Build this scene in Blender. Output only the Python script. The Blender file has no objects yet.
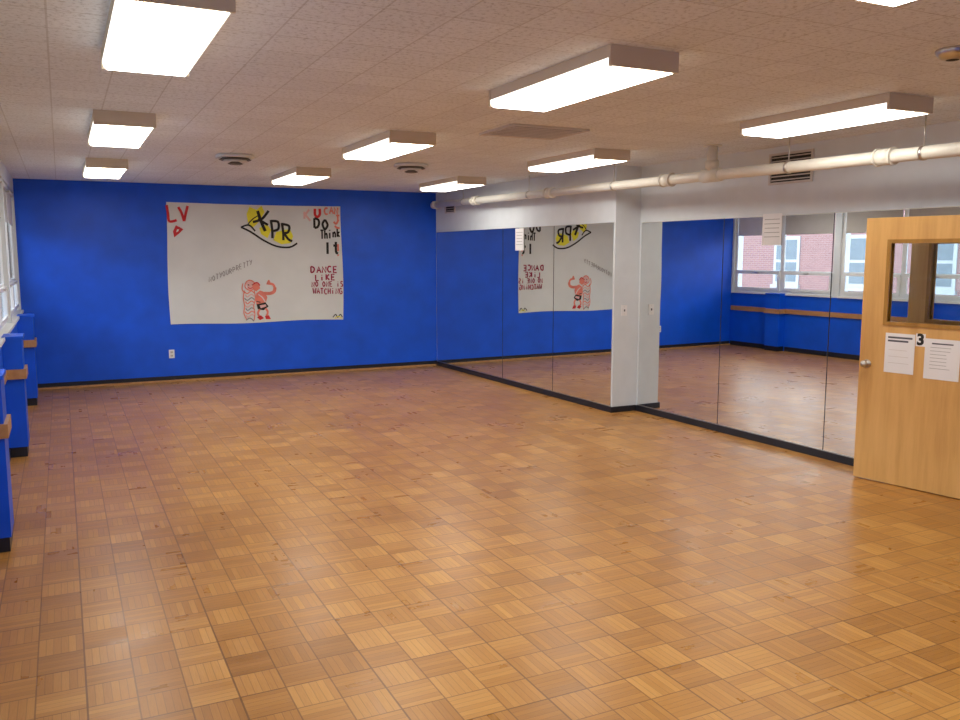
import bpy, math, random
from mathutils import Vector, Matrix
random.seed(4)
scene = bpy.context.scene
try:
    scene.view_settings.view_transform = 'Standard'
    scene.view_settings.look = 'None'
except Exception as e:
    print(e)

# ------------------------------------------------------------------ dims
H = 2.76
YF = 12.66      # far wall
YN = -2.1       # near wall
XL = -0.50      # window wall inner face
def xr_far(y):  return 5.42 + (YF - y) * 0.0260
def xr_near(y): return 5.880 + (7.9 - y) * 0.0300
YS = 7.9        # step in mirror wall

# ------------------------------------------------------------------ materials
class NT:
    def __init__(s, mat):
        s.t = mat.node_tree; s.n = s.t.nodes; s.l = s.t.links
    def node(s, typ, **kw):
        nd = s.n.new(typ)
        for k, v in kw.items():
            setattr(nd, k, v)
        return nd
    def setin(s, nd, i, v):
        if isinstance(v, bpy.types.NodeSocket): s.l.new(v, nd.inputs[i])
        else: nd.inputs[i].default_value = v
    def m(s, op, a, b=None, c=None):
        nd = s.n.new('ShaderNodeMath'); nd.operation = op
        s.setin(nd, 0, a)
        if b is not None: s.setin(nd, 1, b)
        if c is not None: s.setin(nd, 2, c)
        return nd.outputs[0]
    def mixc(s, f, a, b, blend='MIX'):
        nd = s.n.new('ShaderNodeMix'); nd.data_type = 'RGBA'; nd.blend_type = blend
        s.setin(nd, 0, f); s.setin(nd, 6, a); s.setin(nd, 7, b)
        return nd.outputs[2]
    def comb(s, x, y, z):
        nd = s.n.new('ShaderNodeCombineXYZ')
        s.setin(nd, 0, x); s.setin(nd, 1, y); s.setin(nd, 2, z)
        return nd.outputs[0]
    def pos(s):
        g = s.n.new('ShaderNodeNewGeometry'); x = s.n.new('ShaderNodeSeparateXYZ')
        s.l.new(g.outputs['Position'], x.inputs[0])
        return g.outputs['Position'], x.outputs[0], x.outputs[1], x.outputs[2]
    def noise(s, vec, scale, detail=3, rough=0.5):
        nd = s.n.new('ShaderNodeTexNoise')
        nd.inputs['Scale'].default_value = scale; nd.inputs['Detail'].default_value = detail
        nd.inputs['Roughness'].default_value = rough
        if vec is not None: s.l.new(vec, nd.inputs['Vector'])
        return nd.outputs['Fac']
    def ramp(s, f, stops):
        nd = s.n.new('ShaderNodeValToRGB')
        el = nd.color_ramp.elements
        while len(el) < len(stops): el.new(0.5)
        for e, (p, c) in zip(el, stops):
            e.position = p; e.color = (*c, 1)
        s.l.new(f, nd.inputs[0])
        return nd.outputs[0]
    def bump(s, h, strength, dist=0.01):
        nd = s.n.new('ShaderNodeBump')
        nd.inputs['Strength'].default_value = strength; nd.inputs['Distance'].default_value = dist
        s.l.new(h, nd.inputs['Height'])
        return nd.outputs[0]

def newmat(name):
    m = bpy.data.materials.new(name); m.use_nodes = True
    return m, NT(m), m.node_tree.nodes['Principled BSDF']

def paint(name, col, rough=0.6, var=0.06, metallic=0.0, scale=6.0, bump=0.05):
    m, n, b = newmat(name)
    P, x, y, z = n.pos()
    f = n.noise(P, scale, 4)
    lo = tuple(c * (1 - var) for c in col); hi = tuple(min(1, c * (1 + var)) for c in col)
    c = n.ramp(f, [(0.3, lo), (0.7, hi)])
    n.l.new(c, b.inputs['Base Color'])
    b.inputs['Roughness'].default_value = rough
    b.inputs['Metallic'].default_value = metallic
    if bump:
        n.l.new(n.bump(n.noise(P, 180, 2), bump, 0.002), b.inputs['Normal'])
    return m

def emis(name, col, strength):
    m, n, b = newmat(name)
    b.inputs['Base Color'].default_value = (*col, 1)
    b.inputs['Emission Color'].default_value = (*col, 1)
    b.inputs['Emission Strength'].default_value = strength
    return m

def floor_mat():
    m, n, b = newmat('parquet_floor_mat')
    P, x, y, z = n.pos()
    S = 0.186
    xs = n.m('DIVIDE', x, S); ys = n.m('DIVIDE', y, S)
    cx = n.m('FLOOR', xs); cy = n.m('FLOOR', ys)
    fx = n.m('SUBTRACT', xs, cx); fy = n.m('SUBTRACT', ys, cy)
    par = n.m('FLOORED_MODULO', n.m('ADD', cx, cy), 2.0)
    inv = n.m('SUBTRACT', 1.0, par)
    c = n.m('ADD', n.m('MULTIPLY', fx, par), n.m('MULTIPLY', fy, inv))
    a = n.m('ADD', n.m('MULTIPLY', fy, par), n.m('MULTIPLY', fx, inv))
    sp = n.m('MULTIPLY', c, 6.0); sid = n.m('FLOOR', sp); sf = n.m('SUBTRACT', sp, sid)
    edge = n.m('MINIMUM', sf, n.m('SUBTRACT', 1.0, sf))
    slat = n.m('LESS_THAN', edge, 0.055)
    be = n.m('MINIMUM', n.m('MINIMUM', fx, n.m('SUBTRACT', 1.0, fx)), n.m('MINIMUM', fy, n.m('SUBTRACT', 1.0, fy)))
    blk = n.m('LESS_THAN', be, 0.017)
    gx = n.m('FRACT', n.m('DIVIDE', xs, 3.0)); gy = n.m('FRACT', n.m('DIVIDE', ys, 3.0))
    ge = n.m('MINIMUM', n.m('MINIMUM', gx, n.m('SUBTRACT', 1.0, gx)), n.m('MINIMUM', gy, n.m('SUBTRACT', 1.0, gy)))
    tile = n.m('LESS_THAN', ge, 0.007)
    wn = n.node('ShaderNodeTexWhiteNoise', noise_dimensions='3D')
    n.l.new(n.comb(cx, cy, sid), wn.inputs['Vector'])
    wb = n.node('ShaderNodeTexWhiteNoise', noise_dimensions='3D')
    n.l.new(n.comb(cx, cy, 77.0), wb.inputs['Vector'])
    wt = n.node('ShaderNodeTexWhiteNoise', noise_dimensions='3D')
    tx = n.m('FLOOR', n.m('DIVIDE', cx, 3.0)); ty = n.m('FLOOR', n.m('DIVIDE', cy, 3.0))
    n.l.new(n.comb(tx, ty, 11.0), wt.inputs['Vector'])
    grain = n.noise(n.comb(n.m('MULTIPLY', a, 1.2), n.m('MULTIPLY', sp, 6.0), n.m('ADD', n.m('MULTIPLY', wn.outputs['Value'], 40.0), cx)), 2.2, 4, 0.6)
    v = n.m('ADD', n.m('MULTIPLY', wn.outputs['Value'], 0.22), n.m('MULTIPLY', wb.outputs['Value'], 0.22))
    v = n.m('ADD', v, n.m('MULTIPLY', wt.outputs['Value'], 0.13))
    v = n.m('ADD', v, n.m('MULTIPLY', grain, 0.40))
    v = n.m('ADD', v, n.m('MULTIPLY', par, 0.07))
    big = n.noise(P, 0.7, 3)
    v = n.m('ADD', v, n.m('MULTIPLY', n.m('SUBTRACT', big, 0.5), 0.22))
    col = n.ramp(v, [(0.15, (0.29, 0.120, 0.022)), (0.5, (0.445, 0.200, 0.041)), (0.85, (0.63, 0.325, 0.083))])
    dark = n.m('MULTIPLY', slat, 0.32)
    dark = n.m('MAXIMUM', dark, n.m('MULTIPLY', blk, 0.62))
    dark = n.m('MAXIMUM', dark, n.m('MULTIPLY', tile, 0.72))
    col = n.mixc(dark, col, (0.12, 0.045, 0.012, 1))
    n.l.new(col, b.inputs['Base Color'])
    r = n.m('ADD', 0.19, n.m('MULTIPLY', n.noise(P, 3.0, 5), 0.20))
    n.l.new(n.m('ADD', r, n.m('MULTIPLY', wn.outputs['Value'], 0.07)), b.inputs['Roughness'])
    b.inputs['Specular IOR Level'].default_value = 0.45
    h = n.m('SUBTRACT', 1.0, n.m('MAXIMUM', slat, blk))
    h = n.m('ADD', h, n.m('MULTIPLY', n.noise(P, 14, 2), 1.6))
    h = n.m('ADD', h, n.m('MULTIPLY', wb.outputs['Value'], 0.4))
    n.l.new(n.bump(h, 0.24, 0.0015), b.inputs['Normal'])
    return m

def ceiling_mat():
    m, n, b = newmat('acoustic_ceiling_mat')
    P, x, y, z = n.pos()
    S = 0.305
    xs = n.m('DIVIDE', x, S); ys = n.m('DIVIDE', y, S)
    fx = n.m('FRACT', xs); fy = n.m('FRACT', ys)
    be = n.m('MINIMUM', n.m('MINIMUM', fx, n.m('SUBTRACT', 1.0, fx)), n.m('MINIMUM', fy, n.m('SUBTRACT', 1.0, fy)))
    seam = n.m('LESS_THAN', be, 0.014)
    wn = n.node('ShaderNodeTexWhiteNoise', noise_dimensions='3D')
    n.l.new(n.comb(n.m('FLOOR', xs), n.m('FLOOR', ys), 3.0), wn.inputs['Vector'])
    fiss = n.noise(P, 42, 4, 0.7)
    spk = n.ramp(fiss, [(0.36, (0.58, 0.61, 0.66)), (0.46, (0.79, 0.84, 0.90)), (0.60, (0.84, 0.89, 0.96))])
    tint = n.ramp(wn.outputs['Value'], [(0.0, (0.93, 0.93, 0.93)), (1.0, (1, 1, 1))])
    col = n.mixc(1.0, spk, tint, 'MULTIPLY')
    col = n.mixc(n.m('MULTIPLY', seam, 0.38), col, (0.35, 0.34, 0.34, 1))
    n.l.new(col, b.inputs['Base Color'])
    b.inputs['Roughness'].default_value = 0.9
    n.l.new(n.bump(fiss, 0.35, 0.004), b.inputs['Normal'])
    return m

def wood_mat(name, c0, c1, c2, vert=True, rough=0.35, scale=1.0):
    m, n, b = newmat(name)
    P, x, y, z = n.pos()
    if vert: vec = n.comb(n.m('MULTIPLY', x, 14.0 * scale), n.m('MULTIPLY', y, 14.0 * scale), n.m('MULTIPLY', z, 1.1 * scale))
    else: vec = n.comb(n.m('MULTIPLY', x, 14.0), n.m('MULTIPLY', y, 1.1), n.m('MULTIPLY', z, 14.0))
    f = n.noise(vec, 1.0, 6, 0.6)
    f2 = n.noise(P, 2.0, 2)
    f = n.m('ADD', n.m('MULTIPLY', f, 0.75), n.m('MULTIPLY', f2, 0.25))
    n.l.new(n.ramp(f, [(0.3, c0), (0.5, c1), (0.7, c2)]), b.inputs['Base Color'])
    b.inputs['Roughness'].default_value = rough
    return m

def brick_mat():
    m, n, b = newmat('brick_facade_mat')
    P, x, y, z = n.pos()
    br = n.node('ShaderNodeTexBrick')
    n.l.new(n.comb(y, z, 0.0), br.inputs['Vector'])
    br.inputs['Color1'].default_value = (0.245, 0.125, 0.125, 1)
    br.inputs['Color2'].default_value = (0.205, 0.105, 0.108, 1)
    br.inputs['Mortar'].default_value = (0.27, 0.19, 0.185, 1)
    br.inputs['Scale'].default_value = 1.0
    br.inputs['Brick Width'].default_value = 0.22
    br.inputs['Row Height'].default_value = 0.075
    br.inputs['Mortar Size'].default_value = 0.008
    n.l.new(br.outputs['Color'], b.inputs['Base Color'])
    b.inputs['Roughness'].default_value = 0.9
    return m

def glass_mat():
    m = bpy.data.materials.new('clear_glass_mat'); m.use_nodes = True
    n = NT(m); n.n.clear()
    out = n.node('ShaderNodeOutputMaterial'); tr = n.node('ShaderNodeBsdfTransparent')
    gl = n.node('ShaderNodeBsdfGlossy'); mx = n.node('ShaderNodeMixShader'); fr = n.node('ShaderNodeFresnel')
    gl.inputs['Roughness'].default_value = 0.02
    tr.inputs['Color'].default_value = (0.94, 0.96, 0.96, 1)
    fr.inputs['IOR'].default_value = 1.25
    n.l.new(fr.outputs[0], mx.inputs[0]); n.l.new(tr.outputs[0], mx.inputs[1]); n.l.new(gl.outputs[0], mx.inputs[2])
    n.l.new(mx.outputs[0], out.inputs[0])
    return m

M_floor = floor_mat(); M_ceil = ceiling_mat()
M_blue = paint('blue_wall_paint_mat', (0.001, 0.095, 0.74), 0.42, 0.10, scale=3.0)
M_white = paint('white_wall_paint_mat', (0.68, 0.73, 0.77), 0.55, 0.03)
M_black = paint('black_vinyl_base_mat', (0.012, 0.014, 0.022), 0.4, 0.1)
M_frame = paint('white_window_frame_mat', (0.78, 0.81, 0.84), 0.4, 0.02)
M_facade = paint('facade_trim_mat', (0.34, 0.35, 0.37), 0.6, 0.03)
M_sill = paint('stone_sill_mat', (0.75, 0.77, 0.79), 0.4, 0.04)
M_fixt = paint('fixture_enamel_mat', (0.70, 0.62, 0.50), 0.4, 0.02)
M_lens = emis('lit_acrylic_lens_mat', (1.0, 0.965, 0.885), 14.0)
M_lside = emis('lit_acrylic_lens_edge_mat', (1.0, 0.95, 0.82), 2.2)
M_pipe = paint('cream_pipe_paint_mat', (0.78, 0.75, 0.66), 0.35, 0.04)
M_metal = paint('brushed_steel_mat', (0.6, 0.58, 0.54), 0.3, 0.03, metallic=1.0)
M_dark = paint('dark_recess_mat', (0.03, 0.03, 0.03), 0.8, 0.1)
M_vent = paint('vent_enamel_mat', (0.60, 0.57, 0.54), 0.5, 0.04)
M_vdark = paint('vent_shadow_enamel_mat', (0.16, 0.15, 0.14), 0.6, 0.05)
M_paper = paint('paper_mat', (0.82, 0.82, 0.83), 0.8, 0.02)
M_ink = paint('ink_print_mat', (0.10, 0.10, 0.12), 0.8, 0.05)
M_banner = paint('banner_paper_mat', (0.70, 0.74, 0.74), 0.75, 0.05, scale=2.0)
M_red = paint('red_marker_mat', (0.62, 0.03, 0.04), 0.8, 0.1)
M_pink = paint('coral_marker_mat', (0.78, 0.24, 0.18), 0.8, 0.15)
M_lpink = paint('pale_pink_marker_mat', (0.76, 0.47, 0.45), 0.8, 0.1)
M_maroon = paint('maroon_marker_mat', (0.34, 0.02, 0.07), 0.8, 0.1)
M_bk = paint('black_marker_mat', (0.015, 0.015, 0.015), 0.8, 0.1)
M_grey = paint('pencil_grey_mat', (0.30, 0.30, 0.30), 0.8, 0.1)
M_yellow = paint('yellow_highlighter_mat', (0.80, 0.76, 0.05), 0.8, 0.08)
M_door = wood_mat('maple_door_mat', (0.56, 0.30, 0.088), (0.68, 0.39, 0.125), (0.76, 0.46, 0.165), True, 0.35)
M_dframe = wood_mat('stained_bead_mat', (0.28, 0.13, 0.02), (0.38, 0.19, 0.03), (0.46, 0.24, 0.05), True, 0.35)
M_rail = wood_mat('oak_rail_mat', (0.34, 0.17, 0.07), (0.45, 0.24, 0.10), (0.55, 0.31, 0.14), False, 0.4)
M_shade = paint('grey_roller_shade_mat', (0.46, 0.44, 0.42), 0.8, 0.03)
M_shadew = paint('white_roller_shade_mat', (0.78, 0.79, 0.80), 0.8, 0.03)
M_brick = brick_mat(); M_glass = glass_mat()
M_ground = paint('asphalt_mat', (0.25, 0.25, 0.25), 0.9, 0.2)
M_bglass = paint('facade_window_pane_mat', (0.10, 0.125, 0.155), 0.25, 0.1)
m, n, b = newmat('mirror_silver_mat'); M_mirror = m
b.inputs['Base Color'].default_value = (0.87, 0.90, 0.90, 1); b.inputs['Metallic'].default_value = 1.0
P, x, y, z = n.pos()
n.l.new(n.m('MULTIPLY', n.noise(P, 2, 3), 0.01), b.inputs['Roughness'])

# ------------------------------------------------------------------ mesh builder
class MB:
    def __init__(s): s.v = []; s.f = []; s.mi = []; s.mats = []; s.sm = []
    def _m(s, mat):
        if mat not in s.mats: s.mats.append(mat)
        return s.mats.index(mat)
    def add(s, verts, faces, mat, smooth=False):
        o = len(s.v); s.v += [tuple(v) for v in verts]; k = s._m(mat)
        for f in faces:
            s.f.append([i + o for i in f]); s.mi.append(k); s.sm.append(smooth)
        return s
    def box(s, a, b, mat, M=None):
        x0, x1 = sorted((a[0], b[0])); y0, y1 = sorted((a[1], b[1])); z0, z1 = sorted((a[2], b[2]))
        vs = [(x0,y0,z0),(x1,y0,z0),(x1,y1,z0),(x0,y1,z0),(x0,y0,z1),(x1,y0,z1),(x1,y1,z1),(x0,y1,z1)]
        if M is not None: vs = [tuple(M @ Vector(v)) for v in vs]
        return s.add(vs, [(0,3,2,1),(4,5,6,7),(0,1,5,4),(1,2,6,5),(2,3,7,6),(3,0,4,7)], mat)
    def prism(s, poly, z0, z1, mat):
        n = len(poly)
        vs = [(p[0], p[1], z0) for p in poly] + [(p[0], p[1], z1) for p in poly]
        fs = [tuple(range(n))[::-1], tuple(range(n, 2*n))] + [(i, (i+1) % n, (i+1) % n + n, i + n) for i in range(n)]
        return s.add(vs, fs, mat)
    def cyl(s, p0, p1, r0, mat, r1=None, seg=20, M=None):
        p0 = Vector(p0); p1 = Vector(p1); r1 = r0 if r1 is None else r1
        d = (p1 - p0).normalized(); u = d.orthogonal().normalized(); w = d.cross(u)
        vs = []
        for p, r in ((p0, r0), (p1, r1)):
            for i in range(seg):
                t = 2*math.pi*i/seg; vs.append(p + u*math.cos(t)*r + w*math.sin(t)*r)
        if M is not None: vs = [M @ v for v in vs]
        s.add(vs, [(i, (i+1) % seg, (i+1) % seg + seg, i + seg) for i in range(seg)], mat, True)
        o = len(s.v) - 2*seg; k = s._m(mat)
        s.f.append([o+i for i in range(seg)][::-1]); s.mi.append(k); s.sm.append(False)
        s.f.append([o+seg+i for i in range(seg)]); s.mi.append(k); s.sm.append(False)
        return s
    def lathe(s, prof, c, axis, mat, seg=32):
        c = Vector(c); d = Vector(axis).normalized(); u = d.orthogonal().normalized(); w = d.cross(u)
        vs = []
        for r, h in prof:
            for i in range(seg):
                t = 2*math.pi*i/seg; vs.append(c + d*h + u*math.cos(t)*r + w*math.sin(t)*r)
        fs = []
        for j in range(len(prof)-1):
            for i in range(seg):
                fs.append((j*seg+i, j*seg+(i+1) % seg, (j+1)*seg+(i+1) % seg, (j+1)*seg+i))
        return s.add(vs, fs, mat, True)
    def done(s, name, parent=None, bevel=0.0):
        xs = [Vector(v) for v in s.v]
        lo = Vector([min(v[i] for v in xs) for i in range(3)]); hi = Vector([max(v[i] for v in xs) for i in range(3)])
        c = (lo + hi) / 2
        me = bpy.data.meshes.new(name)
        me.from_pydata([tuple(v - c) for v in xs], [], s.f)
        for mt in s.mats: me.materials.append(mt)
        me.polygons.foreach_set('material_index', s.mi)
        me.polygons.foreach_set('use_smooth', s.sm)
        me.update()
        import bmesh
        bm = bmesh.new(); bm.from_mesh(me); bmesh.ops.recalc_face_normals(bm, faces=bm.faces); bm.to_mesh(me); bm.free()
        ob = bpy.data.objects.new(name, me); ob.location = c
        scene.collection.objects.link(ob)
        if parent is not None:
            ob.parent = parent; ob.matrix_parent_inverse = parent.matrix_world.inverted()
        return ob
bpy.context.view_layer.update()

# ------------------------------------------------------------------ shell
MB().box((-0.75, YN-0.15, -0.12), (7.8, YF+0.15, 0), M_floor).done('floor')
MB().box((-0.75, YN-0.15, H), (7.8, YF+0.15, H+0.12), M_ceil).done('ceiling')
MB().box((-0.75, YF, 0), (6.2, YF+0.15, H), M_blue).done('wall_far')
MB().box((-0.75, YN-0.15, 0), (7.8, YN, H), M_blue).done('wall_near')

w = MB(); XO = 6.32
w.prism([(xr_far(YF), YF), (xr_far(YS), YS), (XO, YS), (XO, YF)], 0, H, M_white)
DY0, DY1 = 2.80, 3.70
w.prism([(xr_near(YS), YS), (xr_near(DY1), DY1), (XO, DY1), (XO, YS)], 0, H, M_white)
w.prism([(xr_near(DY1), DY1), (xr_near(DY0), DY0), (XO, DY0), (XO, DY1)], 2.11, H, M_white)
w.prism([(xr_near(DY0), DY0), (xr_near(YN), YN), (XO, YN), (XO, DY0)], 0, H, M_white)
w.done('wall_right')
w = MB()
w.box((7.6, YN, 0), (7.8, YF, H), M_white)
w.box((XO, 5.0, 0), (7.6, 5.1, H), M_white); w.box((XO, 1.2, 0), (7.6, 1.3, H), M_white)
w.done('wall_hallway')

# left wall with window openings
SILL = 1.07; HEAD = 2.58
bays = []
y = 12.62
while y - 2.33 > YN:
    bays.append((y - 2.33, y)); y -= 2.45
w = MB()
w.box((-0.75, YN, 0), (XL, YF, SILL-0.03), M_blue)
w.box((-0.75, YN, HEAD), (XL, YF, H), M_white)
prev = YF
for (a, b2) in bays:
    w.box((-0.75, b2, SILL-0.03), (XL, prev, HEAD), M_white); prev = a
w.box((-0.75, YN, SILL-0.03), (XL, prev, HEAD), M_white)
w.done('wall_left')

for i, (a, b2) in enumerate(bays):
    w = MB(); X0, X1 = -0.585, -0.545
    mid = (a+b2)/2; MR = 1.46
    w.box((X0, a, SILL), (X1, a+0.05, HEAD), M_frame); w.box((X0, b2-0.05, SILL), (X1, b2, HEAD), M_frame)
    w.box((X0, a+0.05, HEAD-0.05), (X1, b2-0.05, HEAD), M_frame); w.box((X0, a+0.05, SILL), (X1, b2-0.05, SILL+0.05), M_frame)
    w.box((X0, mid-0.035, SILL+0.05), (X1, mid+0.035, HEAD-0.05), M_frame)
    for (c, d) in ((a+0.05, mid-0.035), (mid+0.035, b2-0.05)):
        w.box((X0, c, MR-0.025), (X1, d, MR+0.025), M_frame)
        w.box((X1, c, SILL+0.05), (X1+0.025, c+0.05, MR), M_frame); w.box((X1, d-0.05, SILL+0.05), (X1+0.025, d, MR), M_frame)
        w.box((X1, c+0.05, MR-0.04), (X1+0.025, d-0.05, MR), M_frame); w.box((X1, c+0.05, SILL+0.05), (X1+0.025, d-0.05, SILL+0.09), M_frame)
        w.box((X1+0.025, (c+d)/2-0.05, MR-0.03), (X1+0.04, (c+d)/2+0.05, MR-0.01), M_metal)
        w.box((-0.567, c, SILL+0.05), (-0.563, d, HEAD-0.05), M_glass)
    w.done('window_%d' % (i+1))
    MB().box((-0.545, a, SILL-0.03), (XL+0.03, b2, SILL), M_sill).done('trim_%d' % (i+1))
    for (c, d), drop in (((a+0.06, mid-0.04), 2.16), ((mid+0.04, b2-0.06), 2.16)):
        s = MB(); mt = M_shadew if (i == 0 and c > mid) else M_shade
        s.cyl((-0.52, c, 2.54), (-0.52, d, 2.54), 0.02, M_frame, seg=14)
        s.box((-0.535, c+0.01, drop), (-0.532, d-0.01, 2.54), mt)
        s.cyl((-0.534, c+0.01, drop), (-0.534, d-0.01, drop), 0.008, mt, seg=10)
        s.box((-0.542, c-0.004, 2.51), (-0.50, c+0.002, HEAD), M_metal); s.box((-0.542, d-0.002, 2.51), (-0.50, d+0.004, HEAD), M_metal)
        s.done('roller_shade')

# boxed pipe chases standing against the window wall
PIERS = [(11.30, 11.62), (8.42, 8.74), (5.70, 6.02), (2.98, 3.30), (0.26, 0.58)]
for k, (a, b2) in enumerate(PIERS):
    w = MB(); x0 = XL+0.001; XF = -0.335 - 0.011*min(k, 2)
    w.box((x0, a, 0.09), (XF, b2, 1.05), M_blue)
    w.box((x0, a-0.01, 1.05), (XF+0.012, b2+0.01, 1.075), M_blue)
    w.box((x0, a+0.008, 0.0), (XF-0.010, b2-0.008, 0.09), M_black)
    w.box((x0, a-0.022, 0.70), (XF+0.022, a, 0.785), M_rail)
    w.box((x0, b2, 0.70), (XF+0.022, b2+0.022, 0.785), M_rail)
    w.box((XF, a, 0.70), (XF+0.022, b2, 0.785), M_rail)
    w.done('pipe_chase_box')
segs = []
prev = YF-0.03
for (a, b2) in PIERS:
    segs.append((b2+0.024, prev)); prev = a-0.024
segs.append((YN+0.02, prev))
w = MB()
for a, b2 in segs: w.box((XL+0.001, a, 0.70), (XL+0.024, b2, 0.785), M_rail)
w.done('trim_wood_rail')
w = MB()
for a, b2 in segs: w.box((XL, a, 0), (XL+0.012, b2, 0.085), M_black)
w.done('baseboard_left')

MB().box((XL+0.012, YF-0.012, 0), (xr_far(YF), YF, 0.075), M_black).box((XL+0.012, YF-0.03, 0), (xr_far(YF), YF-0.012, 0.022), M_rail).done('baseboard_far')
def strip(p, q, t, z0, z1, mat, mb):
    p = Vector((p[0], p[1], 0)); q = Vector((q[0], q[1], 0)); d = (q-p).normalized(); nn = Vector((-d.y, d.x, 0))
    if nn.x > 0: nn = -nn
    mb.prism([(p.x, p.y), (q.x, q.y), (q.x+nn.x*t, q.y+nn.y*t), (p.x+nn.x*t, p.y+nn.y*t)], z0, z1, mat)
w = MB()
strip((xr_far(YF-0.03), YF-0.03), (xr_far(YS), YS), 0.022, 0, 0.065, M_black, w)
w.box((xr_far(YS)-0.022, YS-0.014, 0), (xr_near(YS)-0.02, YS, 0.065), M_black)
strip((xr_near(YS-0.014), YS-0.014), (xr_near(3.8), 3.8), 0.022, 0, 0.065, M_black, w)
strip((xr_near(2.7), 2.7), (xr_near(YN), YN), 0.022, 0, 0.065, M_black, w)
w.done('baseboard_right')

# ------------------------------------------------------------------ mirrors
def mirror(f, y0, y1):
    w = MB(); g = 0.003
    p = (f(y0-g)-0.001, y0-g); q = (f(y1+g)-0.001, y1+g)
    strip(p, q, 0.006, 0.068, 2.14, M_mirror, w)
    strip(p, q, 0.010, 0.066, 0.074, M_metal, w)
    strip(p, q, 0.009, 2.136, 2.142, M_metal, w)
    w.done('wall_mirror')
for a, b2 in ((YF-0.02, 10.45), (10.45, 9.15), (9.15, YS+0.02)): mirror(xr_far, a, b2)
for a, b2 in ((YS-0.03, 6.58), (6.58, 5.27), (5.27, 3.85)): mirror(xr_near, a, b2)
w = MB()
for yy in (10.45, 9.15): strip((xr_far(yy+0.004), yy+0.004), (xr_far(yy-0.004), yy-0.004), 0.0085, 0.07, 2.14, M_black, w)
for yy in (6.58, 5.27): strip((xr_near(yy+0.004), yy+0.004), (xr_near(yy-0.004), yy-0.004), 0.0085, 0.07, 2.14, M_black, w)
w.done('mirror_joint_strips')

# ------------------------------------------------------------------ ceiling lights
def fixture(x0, y0, L=1.25, W=0.40):
    w = MB(); zt = H; zb = H-0.10
    w.box((x0+0.004, y0, zb+0.042), (x0+W-0.004, y0+L, zt), M_fixt)
    for ya in (y0-0.012, y0+L-0.006):
        w.prism([(x0, ya), (x0+W, ya), (x0+W, ya+0.018), (x0, ya+0.018)], zb+0.002, zt, M_fixt)
    a, b2 = y0+0.006, y0+L-0.006
    sec = [(x0+0.004, zb+0.042), (x0+0.008, zb+0.012), (x0+0.022, zb)]
    for q in (sec, [(2*x0+W-p[0], p[1]) for p in sec]):
        vs = [(p[0], a, p[1]) for p in q] + [(p[0], b2, p[1]) for p in q]
        w.add(vs, [(i, i+1, i+4, i+3) for i in range(2)], M_lside)
    w.add([(x0+0.022, a, zb), (x0+W-0.022, a, zb), (x0+W-0.022, b2, zb), (x0+0.022, b2, zb)], [(0, 1, 2, 3)], M_lens)
    w.done('fluorescent_ceiling_light')
for x0, y0 in ((0.225, 3.32), (0.25, 6.48), (0.28, 9.66), (2.36, 3.44), (2.385, 6.50), (2.42, 9.62), (4.57, 3.69), (4.48, 6.75), (4.51, 9.85)):
    fixture(x0, y0)
fixture(2.34, 0.95)
fixture(0.235, -0.3); fixture(4.5, 0.3)

for c in ((1.60, 8.76), (3.47, 8.78)):
    w = MB()
    w.lathe([(0.17, 0), (0.185, -0.015), (0.19, -0.03), (0.15, -0.035), (0.13, -0.015)], (c[0], c[1], H), (0, 0, 1), M_frame)
    w.lathe([(0.14, -0.002), (0.001, -0.002)], (c[0], c[1], H), (0, 0, 1), M_dark)
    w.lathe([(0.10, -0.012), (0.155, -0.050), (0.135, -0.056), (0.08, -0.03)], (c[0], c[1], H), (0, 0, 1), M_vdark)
    w.lathe([(0.07, -0.02), (0.125, -0.066), (0.10, -0.074), (0.05, -0.04)], (c[0], c[1], H), (0, 0, 1), M_frame)
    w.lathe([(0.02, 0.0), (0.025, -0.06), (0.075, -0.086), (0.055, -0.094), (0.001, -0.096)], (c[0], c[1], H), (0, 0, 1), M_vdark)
    w.done('round_ceiling_diffuser')
def cgrille(x0, x1, y0, y1):
    w = MB(); t = 0.035; zb = H-0.016
    w.box((x0, y0, zb), (x1, y0+t, H), M_vent); w.box((x0, y1-t, zb), (x1, y1, H), M_vent)
    w.box((x0, y0+t, zb), (x0+t, y1-t, H), M_vent); w.box((x1-t, y0+t, zb), (x1, y1-t, H), M_vent)
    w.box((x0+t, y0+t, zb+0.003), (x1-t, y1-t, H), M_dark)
    k = y0+t+0.028
    while k < y1-t-0.03:
        w.box((x0+t, k, zb-0.001), (x1-t, k+0.042, zb+0.003), M_vent); k += 0.072
    w.done('ceiling_vent_grille')
cgrille(3.10, 3.78, 5.76, 6.34)
w = MB(); c = (3.90, 2.80, H)
w.lathe([(0.075, 0), (0.078, -0.012), (0.06, -0.04), (0.03, -0.05), (0.001, -0.052)], c, (0, 0, 1), M_metal)
w.lathe([(0.03, -0.0505), (0.001, -0.055)], c, (0, 0, 1), M_dark); w.done('smoke_detector')

def wgrille(f, ya, yb, z0, z1):
    w = MB(); t = 0.02
    def bx(y0, y1, za, zb, th, mat): strip((f(y1), y1), (f(y0), y0), th, za, zb, mat, w)
    bx(ya, yb, z0, z0+t, 0.018, M_vent); bx(ya, yb, z1-t, z1, 0.018, M_vent)
    bx(ya, ya+t, z0+t, z1-t, 0.018, M_vent); bx(yb-t, yb, z0+t, z1-t, 0.018, M_vent)
    bx(ya+t, yb-t, z0+t, z1-t, 0.002, M_dark)
    k = z0+t+0.014
    while k < z1-t-0.01:
        bx(ya+t, yb-t, k, k+0.009, 0.012, M_vent); k += 0.034
    w.done('wall_vent_grille')
wgrille(xr_near, 5.52, 6.02, 2.42, 2.70)
wgrille(xr_far, 11.95, 12.30, 2.42, 2.62)

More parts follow.
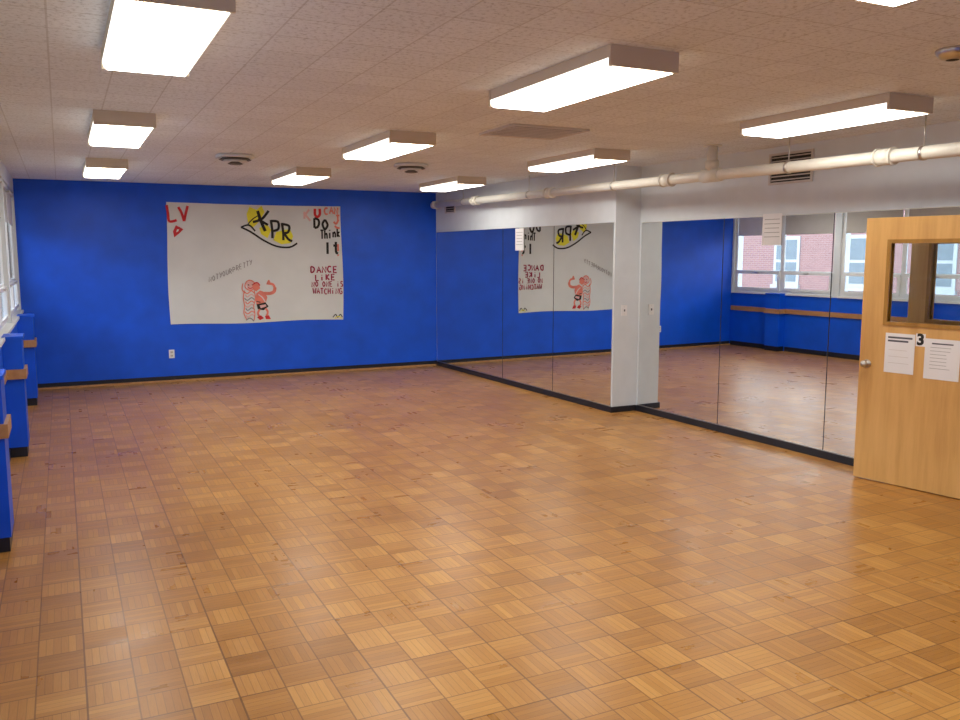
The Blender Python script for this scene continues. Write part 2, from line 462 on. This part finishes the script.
# ------------------------------------------------------------------ pipe
def PX(y): return 5.375 - max(0, y)*0.0095
def pz(y): return 2.436 + (y) * 0.0092
w = MB(); R = 0.046
def pt(y): return Vector((PX(y), y, pz(y)))
w.cyl(pt(-2.08), pt(0), R, M_pipe, seg=24); w.cyl(pt(0), pt(12.35), R, M_pipe, seg=24)
for yy in (0.5, 2.6, 4.30, 6.72, 8.9, 10.9):
    w.cyl(pt(yy-0.06), pt(yy+0.06), R*1.28, M_pipe, seg=24)
    w.cyl(pt(yy-0.07), pt(yy-0.055), R*1.42, M_pipe, seg=24); w.cyl(pt(yy+0.055), pt(yy+0.07), R*1.42, M_pipe, seg=24)
yt = 6.1
w.cyl(pt(yt-0.11), pt(yt+0.11), R*1.3, M_pipe, seg=24)
w.cyl(pt(yt), (PX(yt), yt, H), R*1.0, M_pipe, seg=24); w.cyl(pt(yt)+Vector((0,0,0.06)), pt(yt)+Vector((0,0,0.13)), R*1.3, M_pipe, seg=24)
w.cyl((PX(yt), yt, H-0.012), (PX(yt), yt, H), R*1.8, M_pipe, seg=24)
prev = pt(12.35)
for k in range(1, 7):
    t = k/6*math.pi/2
    nx = Vector((PX(12.35)+0.12*(1-math.cos(t)), 12.35+0.12*math.sin(t), pz(12.35)))
    w.cyl(prev, nx, R*1.15, M_pipe, seg=20); prev = nx
w.cyl(prev, (xr_far(12.47)-0.002, 12.47, prev.z), R, M_pipe, seg=20)
w.cyl(pt(12.26), pt(12.35), R*1.3, M_pipe, seg=24)
for yy in (1.5, 4.0, 5.2, 7.6, 9.4, 11.3):
    w.cyl((PX(yy), yy, pz(yy)), (PX(yy), yy, H), 0.005, M_metal, seg=8)
    w.cyl(pt(yy-0.012), pt(yy+0.012), R*1.1, M_metal, seg=24)
w.done('drain_pipe')

# ------------------------------------------------------------------ switch, outlet, notices
w = MB(); sx = 5.68; ys = YS
w.box((sx-0.038, ys-0.007, 1.10), (sx+0.038, ys, 1.22), M_paper); w.box((sx-0.006, ys-0.016, 1.148), (sx+0.006, ys-0.006, 1.172), M_ink)
w.cyl((sx, ys-0.009, 1.12), (sx, ys-0.006, 1.12), 0.004, M_metal, seg=8); w.cyl((sx, ys-0.009, 1.20), (sx, ys-0.006, 1.20), 0.004, M_metal, seg=8)
w.done('light_switch')
w = MB(); ox = 1.34
w.box((ox-0.037, YF-0.007, 0.33), (ox+0.037, YF, 0.45), M_paper)
for zz in (0.365, 0.415):
    w.box((ox-0.018, YF-0.010, zz-0.015), (ox+0.018, YF-0.006, zz+0.015), M_vent)
    w.box((ox-0.009, YF-0.011, zz-0.006), (ox-0.006, YF-0.0095, zz+0.006), M_dark); w.box((ox+0.006, YF-0.011, zz-0.006), (ox+0.009, YF-0.0095, zz+0.006), M_dark)
w.done('wall_outlet')

def notice(f, ya, yb, z0, z1, off=0.012, lines=6):
    w = MB()
    strip((f(yb)-off, yb), (f(ya)-off, ya), 0.0015, z0, z1, M_paper, w)
    k = z1-0.05
    while k > z0+0.04 and lines:
        mg = 0.02+0.02*random.random()
        strip((f(yb-mg)-off-0.0016, yb-mg), (f(ya+mg)-off-0.0016, ya+mg), 0.0005, k-0.005, k, M_grey, w)
        k -= 0.04; lines -= 1
    w.done('paper_notice')
notice(xr_near, 5.84, 6.07, 1.87, 2.16)
notice(xr_far, 9.88, 10.10, 1.84, 2.13)

# ------------------------------------------------------------------ door
door_hinge = Vector((5.835, 3.745, 0)); door_tip = Vector((5.665, 4.70, 0))
d = (door_tip-door_hinge); DW = d.length; d.normalize()
nrm = Vector((-d.y, d.x, 0))
if nrm.x > 0: nrm = -nrm
MD = Matrix(((d.x, nrm.x, 0, door_hinge.x), (d.y, nrm.y, 0, door_hinge.y), (0, 0, 1, 0), (0, 0, 0, 1)))
w = MB(); T = 0.044; Z0 = 0.008; Z1 = 2.065
gx0, gx1, gz0, gz1 = 0.17, DW-0.185, 1.25, 1.89
def db(a, b2, mat): w.box(a, b2, mat, MD)
db((0, -T, Z0), (DW, 0, gz0), M_door); db((0, -T, gz1), (DW, 0, Z1), M_door)
db((0, -T, gz0), (gx0, 0, gz1), M_door); db((gx1, -T, gz0), (DW, 0, gz1), M_door)
for yy0, yy1 in ((-0.006, 0.008), (-T-0.008, -T+0.006)):
    t = 0.022
    db((gx0-0.008, yy0, gz0-0.008), (gx1+0.008, yy1, gz0+t), M_dframe); db((gx0-0.008, yy0, gz1-t), (gx1+0.008, yy1, gz1+0.008), M_dframe)
    db((gx0-0.008, yy0, gz0+t), (gx0+t, yy1, gz1-t), M_dframe); db((gx1-t, yy0, gz0+t), (gx1+0.008, yy1, gz1-t), M_dframe)
db((gx0, -T/2-0.003, gz0), (gx1, -T/2+0.003, gz1), M_glass)
kx = DW-0.065; kz = 0.93
for sgn in (1, -1):
    base = 0.0 if sgn > 0 else -T
    c = MD @ Vector((kx, base, kz)); ax = nrm*sgn
    w.lathe([(0.032, 0.0), (0.032, 0.006), (0.012, 0.010), (0.011, 0.03), (0.022, 0.038), (0.028, 0.052), (0.022, 0.064), (0.001, 0.068)], c, ax, M_metal, 24)
db((DW-0.001, -T/2-0.012, kz-0.03), (DW+0.002, -T/2+0.012, kz+0.03), M_metal)
for hz in (0.25, 1.05, 1.85):
    w.cyl((-0.006, -T-0.004, hz-0.05), (-0.006, -T-0.004, hz+0.05), 0.008, M_metal, seg=12, M=MD)
door = w.done('door_1')
def yloc(yy): return (yy-door_hinge.y)/d.y
def dpaper(x0, x1, z0, z1, kind, nm):
    w = MB()
    w.box((x0, 0.001, z0), (x1, 0.0025, z1), M_paper, MD)
    if kind == 1:
        w.box((x0+0.02, 0.0025, z1-0.040), (x1-0.02, 0.003, z1-0.026), M_ink, MD); w.box((x0+0.05, 0.0025, z1-0.066), (x1-0.02, 0.003, z1-0.052), M_ink, MD)
        for k in range(3): w.box((x0+0.03+0.05*random.random(), 0.0025, z1-0.13-0.05*k), (x1-0.03, 0.003, z1-0.127-0.05*k), M_vent, MD)
    if kind == 2:
        w.box((x0+0.05, 0.0025, z1-0.04), (x1-0.05, 0.003, z1-0.03), M_ink, MD)
        for k in range(7): w.box((x0+0.06+0.04*random.random(), 0.0025, z1-0.065-0.026*k), (x1-0.04, 0.003, z1-0.062-0.026*k), M_grey, MD)
    w.done(nm)
dpaper(yloc(4.275), yloc(4.50), 0.88, 1.185, 1, 'paper_notice')
dpaper(yloc(3.95), yloc(4.20), 0.865, 1.165, 2, 'paper_notice')
w = MB(); w.box((yloc(4.20), 0.001, 1.10), (yloc(4.27), 0.002, 1.195), M_paper, MD); plq = w.done('room_number_sign')
def add_text(body, size, mat, M, name, parent, extr=0.0008, rot=0.0, ax='CENTER', bold=0.0):
    cu = bpy.data.curves.new(name, 'FONT'); cu.body = body; cu.size = size; cu.extrude = extr; cu.align_x = ax; cu.align_y = 'CENTER'
    cu.offset = bold; cu.resolution_u = 3
    cu.materials.append(mat)
    ob = bpy.data.objects.new(name, cu); scene.collection.objects.link(ob)
    ob.matrix_world = M @ Matrix.Rotation(rot, 4, 'Z')
    bpy.context.view_layer.update()
    mw = ob.matrix_world.copy(); ob.parent = parent; ob.matrix_parent_inverse = parent.matrix_world.inverted(); ob.matrix_world = mw
    return ob
bpy.context.view_layer.update()
c = MD @ Vector((yloc(4.235), 0.003, 1.148))
Mt = Matrix(((-d.x, 0, nrm.x, c.x), (-d.y, 0, nrm.y, c.y), (0, 1, 0, c.z), (0, 0, 0, 1)))
add_text('3', 0.115, M_bk, Mt, 'numeral', plq, bold=0.005)

w = MB(); xa = xr_near(3.2)
for (a, b2) in ((DY0-0.05, DY0+0.02), (DY1-0.02, DY1+0.035)):
    w.box((xa-0.065, a, 0), (XO+0.03, b2, 2.16), M_dframe)
w.box((xa-0.065, DY0+0.02, 2.09), (XO+0.03, DY1-0.02, 2.16), M_dframe)
w.done('trim_door_casing')

# ------------------------------------------------------------------ banner
bx0, bx1, bz0, bz1 = 1.344, 3.854, 0.80, 2.51
NX, NZ = 40, 24
vs = []; fs = []
for j in range(NZ+1):
    for i in range(NX+1):
        u = i/NX; v = j/NZ
        xx = bx0+(bx1-bx0)*u + 0.012*math.sin(v*5)*(1 if u > .5 else -1)*abs(u-.5)*2
        zz = bz0+(bz1-bz0)*v + 0.010*math.sin(u*9+1)*(1-v) - 0.018*math.sin(u*math.pi)*v*0.6
        yy = YF-0.009-0.003*math.sin(u*13+v*4)
        vs.append((xx, yy, zz))
for j in range(NZ):
    for i in range(NX):
        k = j*(NX+1)+i; fs.append((k, k+1, k+NX+2, k+NX+1))
w = MB(); w.add(vs, fs, M_banner, True)
banner = w.done('painted_paper_banner')
YB = YF-0.0135
def px2w(u, v):
    t = (u-168)/174.0
    X = bx0+(bx1-bx0)*(t*0.96+0.04*t*t)
    vt = 202+5*t; vb = 325-6*t
    return X, bz1-(v-vt)/(vb-vt)*(bz1-bz0)
bpy.context.view_layer.update()
dep = [0]
def stroke(pts, mat, wd=0.012, closed=False, lin=False):
    P = [Vector(px2w(*p)) for p in pts]
    Q = []
    n = len(P)
    if lin or n == 2:
        Q = P[:]
    else:
        for i in range(n-1 if not closed else n):
            p0 = P[(i-1) % n] if (i > 0 or closed) else P[i]; p1 = P[i]; p2 = P[(i+1) % n]; p3 = P[(i+2) % n] if (i+2 < n or closed) else P[(i+1) % n]
            for k in range(5):
                t = k/5
                Q.append(0.5*((2*p1)+(-p0+p2)*t+(2*p0-5*p1+4*p2-p3)*t*t+(-p0+3*p1-3*p2+p3)*t**3))
        Q.append(P[0] if closed else P[-1])
    L = []; Rr = []
    for i, q in enumerate(Q):
        a = Q[max(0, i-1)]; b2 = Q[min(len(Q)-1, i+1)]; dd = (b2-a)
        if dd.length < 1e-6: dd = Vector((1, 0))
        dd.normalize(); nn = Vector((-dd.y, dd.x))*wd/2
        L.append(q+nn); Rr.append(q-nn)
    dep[0] += 1; yy = YB-0.00003*dep[0]
    vs = [(p.x, yy, p.y) for p in L]+[(p.x, yy, p.y) for p in Rr]; m = len(Q)
    ink.add(vs, [(i, i+1, i+1+m, i+m) for i in range(m-1)], mat)
def blob(pts, mat):
    P = [Vector(px2w(*p)) for p in pts]; dep[0] += 1; yy = YB-0.00003*dep[0]
    c = sum(P, Vector((0, 0)))/len(P)
    vs = [(c.x, yy, c.y)]+[(p.x, yy, p.y) for p in P]; n = len(P)
    ink.add(vs, [(0, 1+i, 1+(i+1) % n) for i in range(n)], mat)
# hand-lettered stroke alphabet on a 0..1 grid (y down)
GL = {
 'A': [[(0,1),(.45,0),(.9,1)],[(.2,.6),(.75,.6)]], 'N': [[(0,1),(0,0),(.8,1),(.8,0)]], 'D': [[(0,0),(0,1)],[(0,0),(.6,.15),(.75,.5),(.5,.9),(0,1)]],
 'C': [[(.8,.1),(.3,.05),(0,.5),(.3,.95),(.8,.9)]], 'E': [[(.7,0),(0,0),(0,1),(.7,1)],[(0,.5),(.6,.5)]], 'L': [[(0,0),(0,1),(.7,1)]],
 'I': [[(.2,0),(.2,1)]], 'i': [[(.2,.35),(.2,1)],[(.2,0),(.2,.12)]], 'K': [[(0,0),(0,1)],[(.7,0),(0,.55)],[(.1,.5),(.75,1)]],
 'O': [[(.4,0),(0,.45),(.35,1),(.8,.55),(.4,0)]], 'S': [[(.7,.1),(.2,0),(.1,.4),(.6,.6),(.6,.95),(0,.95)]], 'W': [[(0,0),(.25,1),(.5,.35),(.75,1),(1,0)]],
 'T': [[(0,0),(.9,0)],[(.45,0),(.45,1)]], 'H': [[(0,0),(0,1)],[(.7,0),(.7,1)],[(0,.5),(.7,.5)]], 'G': [[(.8,.15),(.3,0),(0,.5),(.3,1),(.8,.9),(.8,.55),(.45,.55)]],
 'U': [[(0,0),(0,.7),(.35,1),(.75,.7),(.75,0)]], 'R': [[(0,1),(0,0)],[(0,0),(.65,.15),(.6,.45),(0,.5)],[(.15,.5),(.75,1)]], 'P': [[(0,1),(0,0)],[(0,0),(.7,.15),(.6,.5),(0,.55)]],
 'Y': [[(0,0),(.4,.5)],[(.85,0),(.3,1)]], 'h': [[(0,0),(0,1)],[(0,.6),(.4,.4),(.6,.6),(.6,1)]], 'n': [[(0,.4),(0,1)],[(0,.6),(.4,.4),(.6,.6),(.6,1)]],
 'k': [[(0,0),(0,1)],[(.6,.4),(0,.7)],[(.1,.7),(.6,1)]], 't': [[(.35,0),(.35,.85),(.7,1)],[(-.1,.32),(.8,.32)]], "'": [[(.2,0),(.1,.25)]],
}
LIN = set('NLEITKAWHYk\'')
def letters(s, u, v, cw, ch, mat, wd, slope=0.0, adv=1.25):
    for k, chh in enumerate(s):
        if chh == ' ': continue
        ju = (random.random()-.5)*cw*0.1; jv = (random.random()-.5)*ch*0.14
        ou = u+k*cw*adv+ju; ov = v+k*cw*adv*slope+jv
        for st in GL[chh]:
            stroke([(ou+a*cw, ov+b2*ch) for a, b2 in st], mat, wd, lin=(chh in LIN))
ink = MB()
stroke([(169,205),(170,213),(171,221),(178,220)], M_red, 0.035)
stroke([(180,207),(183,213),(185,221)], M_red, 0.035); stroke([(185,221),(187,213),(189,206)], M_red, 0.035)
blob([(175,237),(174,231),(177,225),(181,227),(184,229),(180,233)], M_red)
blob([(177,232),(178,229),(180,229),(179,231)], M_banner)
# yellow highlight
blob([(246,214),(249,207),(256,210),(261,206),(264,212),(260,219),(256,224),(251,228),(247,222)], M_yellow)
blob([(272,240),(275,232),(282,230),(289,229),(292,236),(289,243),(280,244)], M_yellow)
blob([(258,228),(266,224),(270,230),(266,238),(260,234)], M_yellow)
stroke([(257,211),(260,221),(264,231)], M_bk, 0.045); stroke([(252,222),(261,219),(268,211)], M_bk, 0.036); stroke([(257,219),(267,225)], M_bk, 0.036)
stroke([(270,220),(271,230),(271,238)], M_bk, 0.036); stroke([(270,221),(277,222),(277,229),(271,231)], M_bk, 0.036)
stroke([(281,223),(282,232),(282,240)], M_bk, 0.036); stroke([(281,224),(288,226),(287,232),(282,233)], M_bk, 0.036); stroke([(283,233),(287,239),(291,241)], M_bk, 0.036)
stroke([(240,227),(250,232),(262,240),(275,246),(288,247),(296,243)], M_bk, 0.026); stroke([(240,227),(248,225),(254,231)], M_bk, 0.022)
stroke([(247,224),(252,219),(257,216)], M_bk, 0.016)
# slogan
stroke([(304,212),(304,219)], M_lpink, 0.03); stroke([(304,216),(309,210)], M_lpink, 0.03); stroke([(305,215),(310,221)], M_lpink, 0.03)
letters('U', 315, 209, 6.5, 8, M_red, 0.040)
letters('CAN', 324.5, 208, 4.2, 6.5, M_pink, 0.025)
letters('T', 336.5, 216, 4, 5, M_pink, 0.025)
letters('DO', 314, 219, 6.5, 9.5, M_bk, 0.034, 0.05)
letters('Think', 320, 230.5, 3.7, 8.5, M_bk, 0.024, -0.12, 1.18)
letters('It', 326, 242.5, 6.0, 11.5, M_bk, 0.036)
for yk in ((334,222,339,220),(335,226,340,228)):
    stroke([(yk[0],yk[1]),((yk[0]+yk[2])/2,yk[1]+2),(yk[2],yk[3])], M_pink, 0.03)
stroke([(338,244),(338,251)], M_pink, 0.028); stroke([(337.6,254.5),(338.4,255.5)], M_pink, 0.032)
letters('NOTYOURPRETTY', 207, 276.5, 2.7, 5, M_grey, 0.010, -0.42)
letters('DANCE', 309.5, 266, 4.6, 6, M_maroon, 0.022)
letters('LiKE', 314, 274.2, 4.4, 5.6, M_maroon, 0.021)
letters('NO ONE iS', 310, 281.3, 3.0, 5.0, M_maroon, 0.016)
letters('WATCHiNG', 311, 288, 3.15, 5.4, M_maroon, 0.016)
# left scribbled figure (pale, wrapped)
blob([(243,283),(246,279),(250,280),(252,286),(249,290),(245,290)], M_lpink)
stroke([(242,285),(244,281),(248,280),(252,283),(251,288),(247,290),(243,288)], M_pink, 0.016, closed=True)
for k in range(8):
    zz = 291+k*3.4
    stroke([(241+(k % 2),zz),(244,zz+2.2),(248,zz-0.5),(251,zz+1.6)], (M_pink, M_lpink, M_grey)[k % 3], 0.015)
stroke([(241,290),(240,298),(241,306),(240,313),(243,320)], M_pink, 0.014); stroke([(251,290),(252,298),(250,306),(251,313),(250,320)], M_pink, 0.014)
stroke([(242,293),(239,289),(240,283)], M_pink, 0.014); stroke([(242,320),(246,318),(250,321)], M_grey, 0.018)
stroke([(245,284),(246,285)], M_bk, 0.014); stroke([(249,284),(250,285)], M_bk, 0.014); stroke([(245,287),(247,288),(250,287)], M_red, 0.012)
# right coral figure bending, arm raised to head
blob([(253,293),(257,290),(262,292),(264,297),(262,304),(257,307),(253,305),(252,299)], M_pink)
blob([(249,285),(252,282),(256,283),(257,288),(253,291),(250,289)], M_pink)
stroke([(261,293),(267,293),(271,291),(272,287)], M_pink, 0.048); stroke([(272,288),(270,284),(265,283)], M_pink, 0.035)
stroke([(264,284),(266,280),(267,283)], M_pink, 0.02)
stroke([(255,294),(259,297),(262,302)], M_banner, 0.013); stroke([(253,301),(257,302)], M_bk, 0.012); stroke([(250,284),(254,282),(257,285)], M_red, 0.016)
blob([(253,304),(262,302),(265,306),(260,310),(254,309)], M_bk); blob([(256,305),(262,304),(263,306),(257,308)], M_lpink)
stroke([(256,309),(254,313),(256,317)], M_pink, 0.03); stroke([(262,308),(264,312),(262,317)], M_pink, 0.03)
blob([(253,317),(257,315),(260,318),(256,320)], M_red); blob([(261,316),(265,315),(267,319),(262,319)], M_red)
stroke([(331,317),(334,314),(336,317),(339,314),(341,317)], M_bk, 0.014); stroke([(333,318),(337,316),(340,318)], M_yellow, 0.012)
inkob = ink.done('marker_drawing', banner)

# ------------------------------------------------------------------ exterior
MB().box((-40, -40, -3.7), (-0.9, 60, -3.5), M_ground).done('ground')
w = MB(); BX = -13.0
w.box((BX-6, -25, -3.5), (BX, 45, 4.6), M_brick)
w.box((BX-0.02, -25, 4.4), (BX+0.12, 45, 4.75), M_facade)
w.box((BX-0.02, -25, 0.05), (BX+0.05, 45, 0.2), M_facade)
yy = -22
while yy < 43:
    for z0 in (-2.6, 0.7):
        w.box((BX, yy, z0), (BX+0.04, yy+1.15, z0+1.75), M_facade)
        w.box((BX+0.03, yy+0.12, z0+0.12), (BX+0.05, yy+1.03, z0+0.82), M_bglass)
        w.box((BX+0.03, yy+0.12, z0+0.92), (BX+0.05, yy+1.03, z0+1.63), M_bglass)
        w.box((BX, yy-0.06, z0-0.12), (BX+0.12, yy+1.21, z0), M_facade)
    yy += 2.9
w.done('brick_building')

# ------------------------------------------------------------------ light
wd = bpy.data.worlds.new('World'); scene.world = wd; wd.use_nodes = True
nt = wd.node_tree; bg = nt.nodes['Background']
sky = nt.nodes.new('ShaderNodeTexSky'); sky.sky_type = 'HOSEK_WILKIE'; sky.turbidity = 8; sky.sun_direction = (-0.2, 0.1, 0.95)
mix = nt.nodes.new('ShaderNodeMix'); mix.data_type = 'RGBA'; mix.inputs[0].default_value = 0.12
mix.inputs[6].default_value = (0.82, 0.91, 1.0, 1)
nt.links.new(sky.outputs[0], mix.inputs[7]); nt.links.new(mix.outputs[2], bg.inputs[0])
bg.inputs[1].default_value = 7.0
for i, (a, b2) in enumerate(bays):
    ld = bpy.data.lights.new('window_portal', 'AREA'); ld.shape = 'RECTANGLE'; ld.size = HEAD-SILL; ld.size_y = b2-a
    ld.cycles.is_portal = True
    lo = bpy.data.objects.new('window_portal', ld); scene.collection.objects.link(lo)
    lo.location = (-0.70, (a+b2)/2, (SILL+HEAD)/2)
    lo.rotation_euler = (0, math.radians(-90), 0)

# ------------------------------------------------------------------ camera
cd = bpy.data.cameras.new('camera'); cam = bpy.data.objects.new('camera', cd); scene.collection.objects.link(cam)
cd.sensor_width = 36; cd.lens = 850/960*36; cd.clip_start = 0.05; cd.clip_end = 200
cam.location = (0, 0, 1.78)
cam.rotation_euler = (math.radians(90-7.04), 0, math.radians(-26.1))
scene.camera = cam
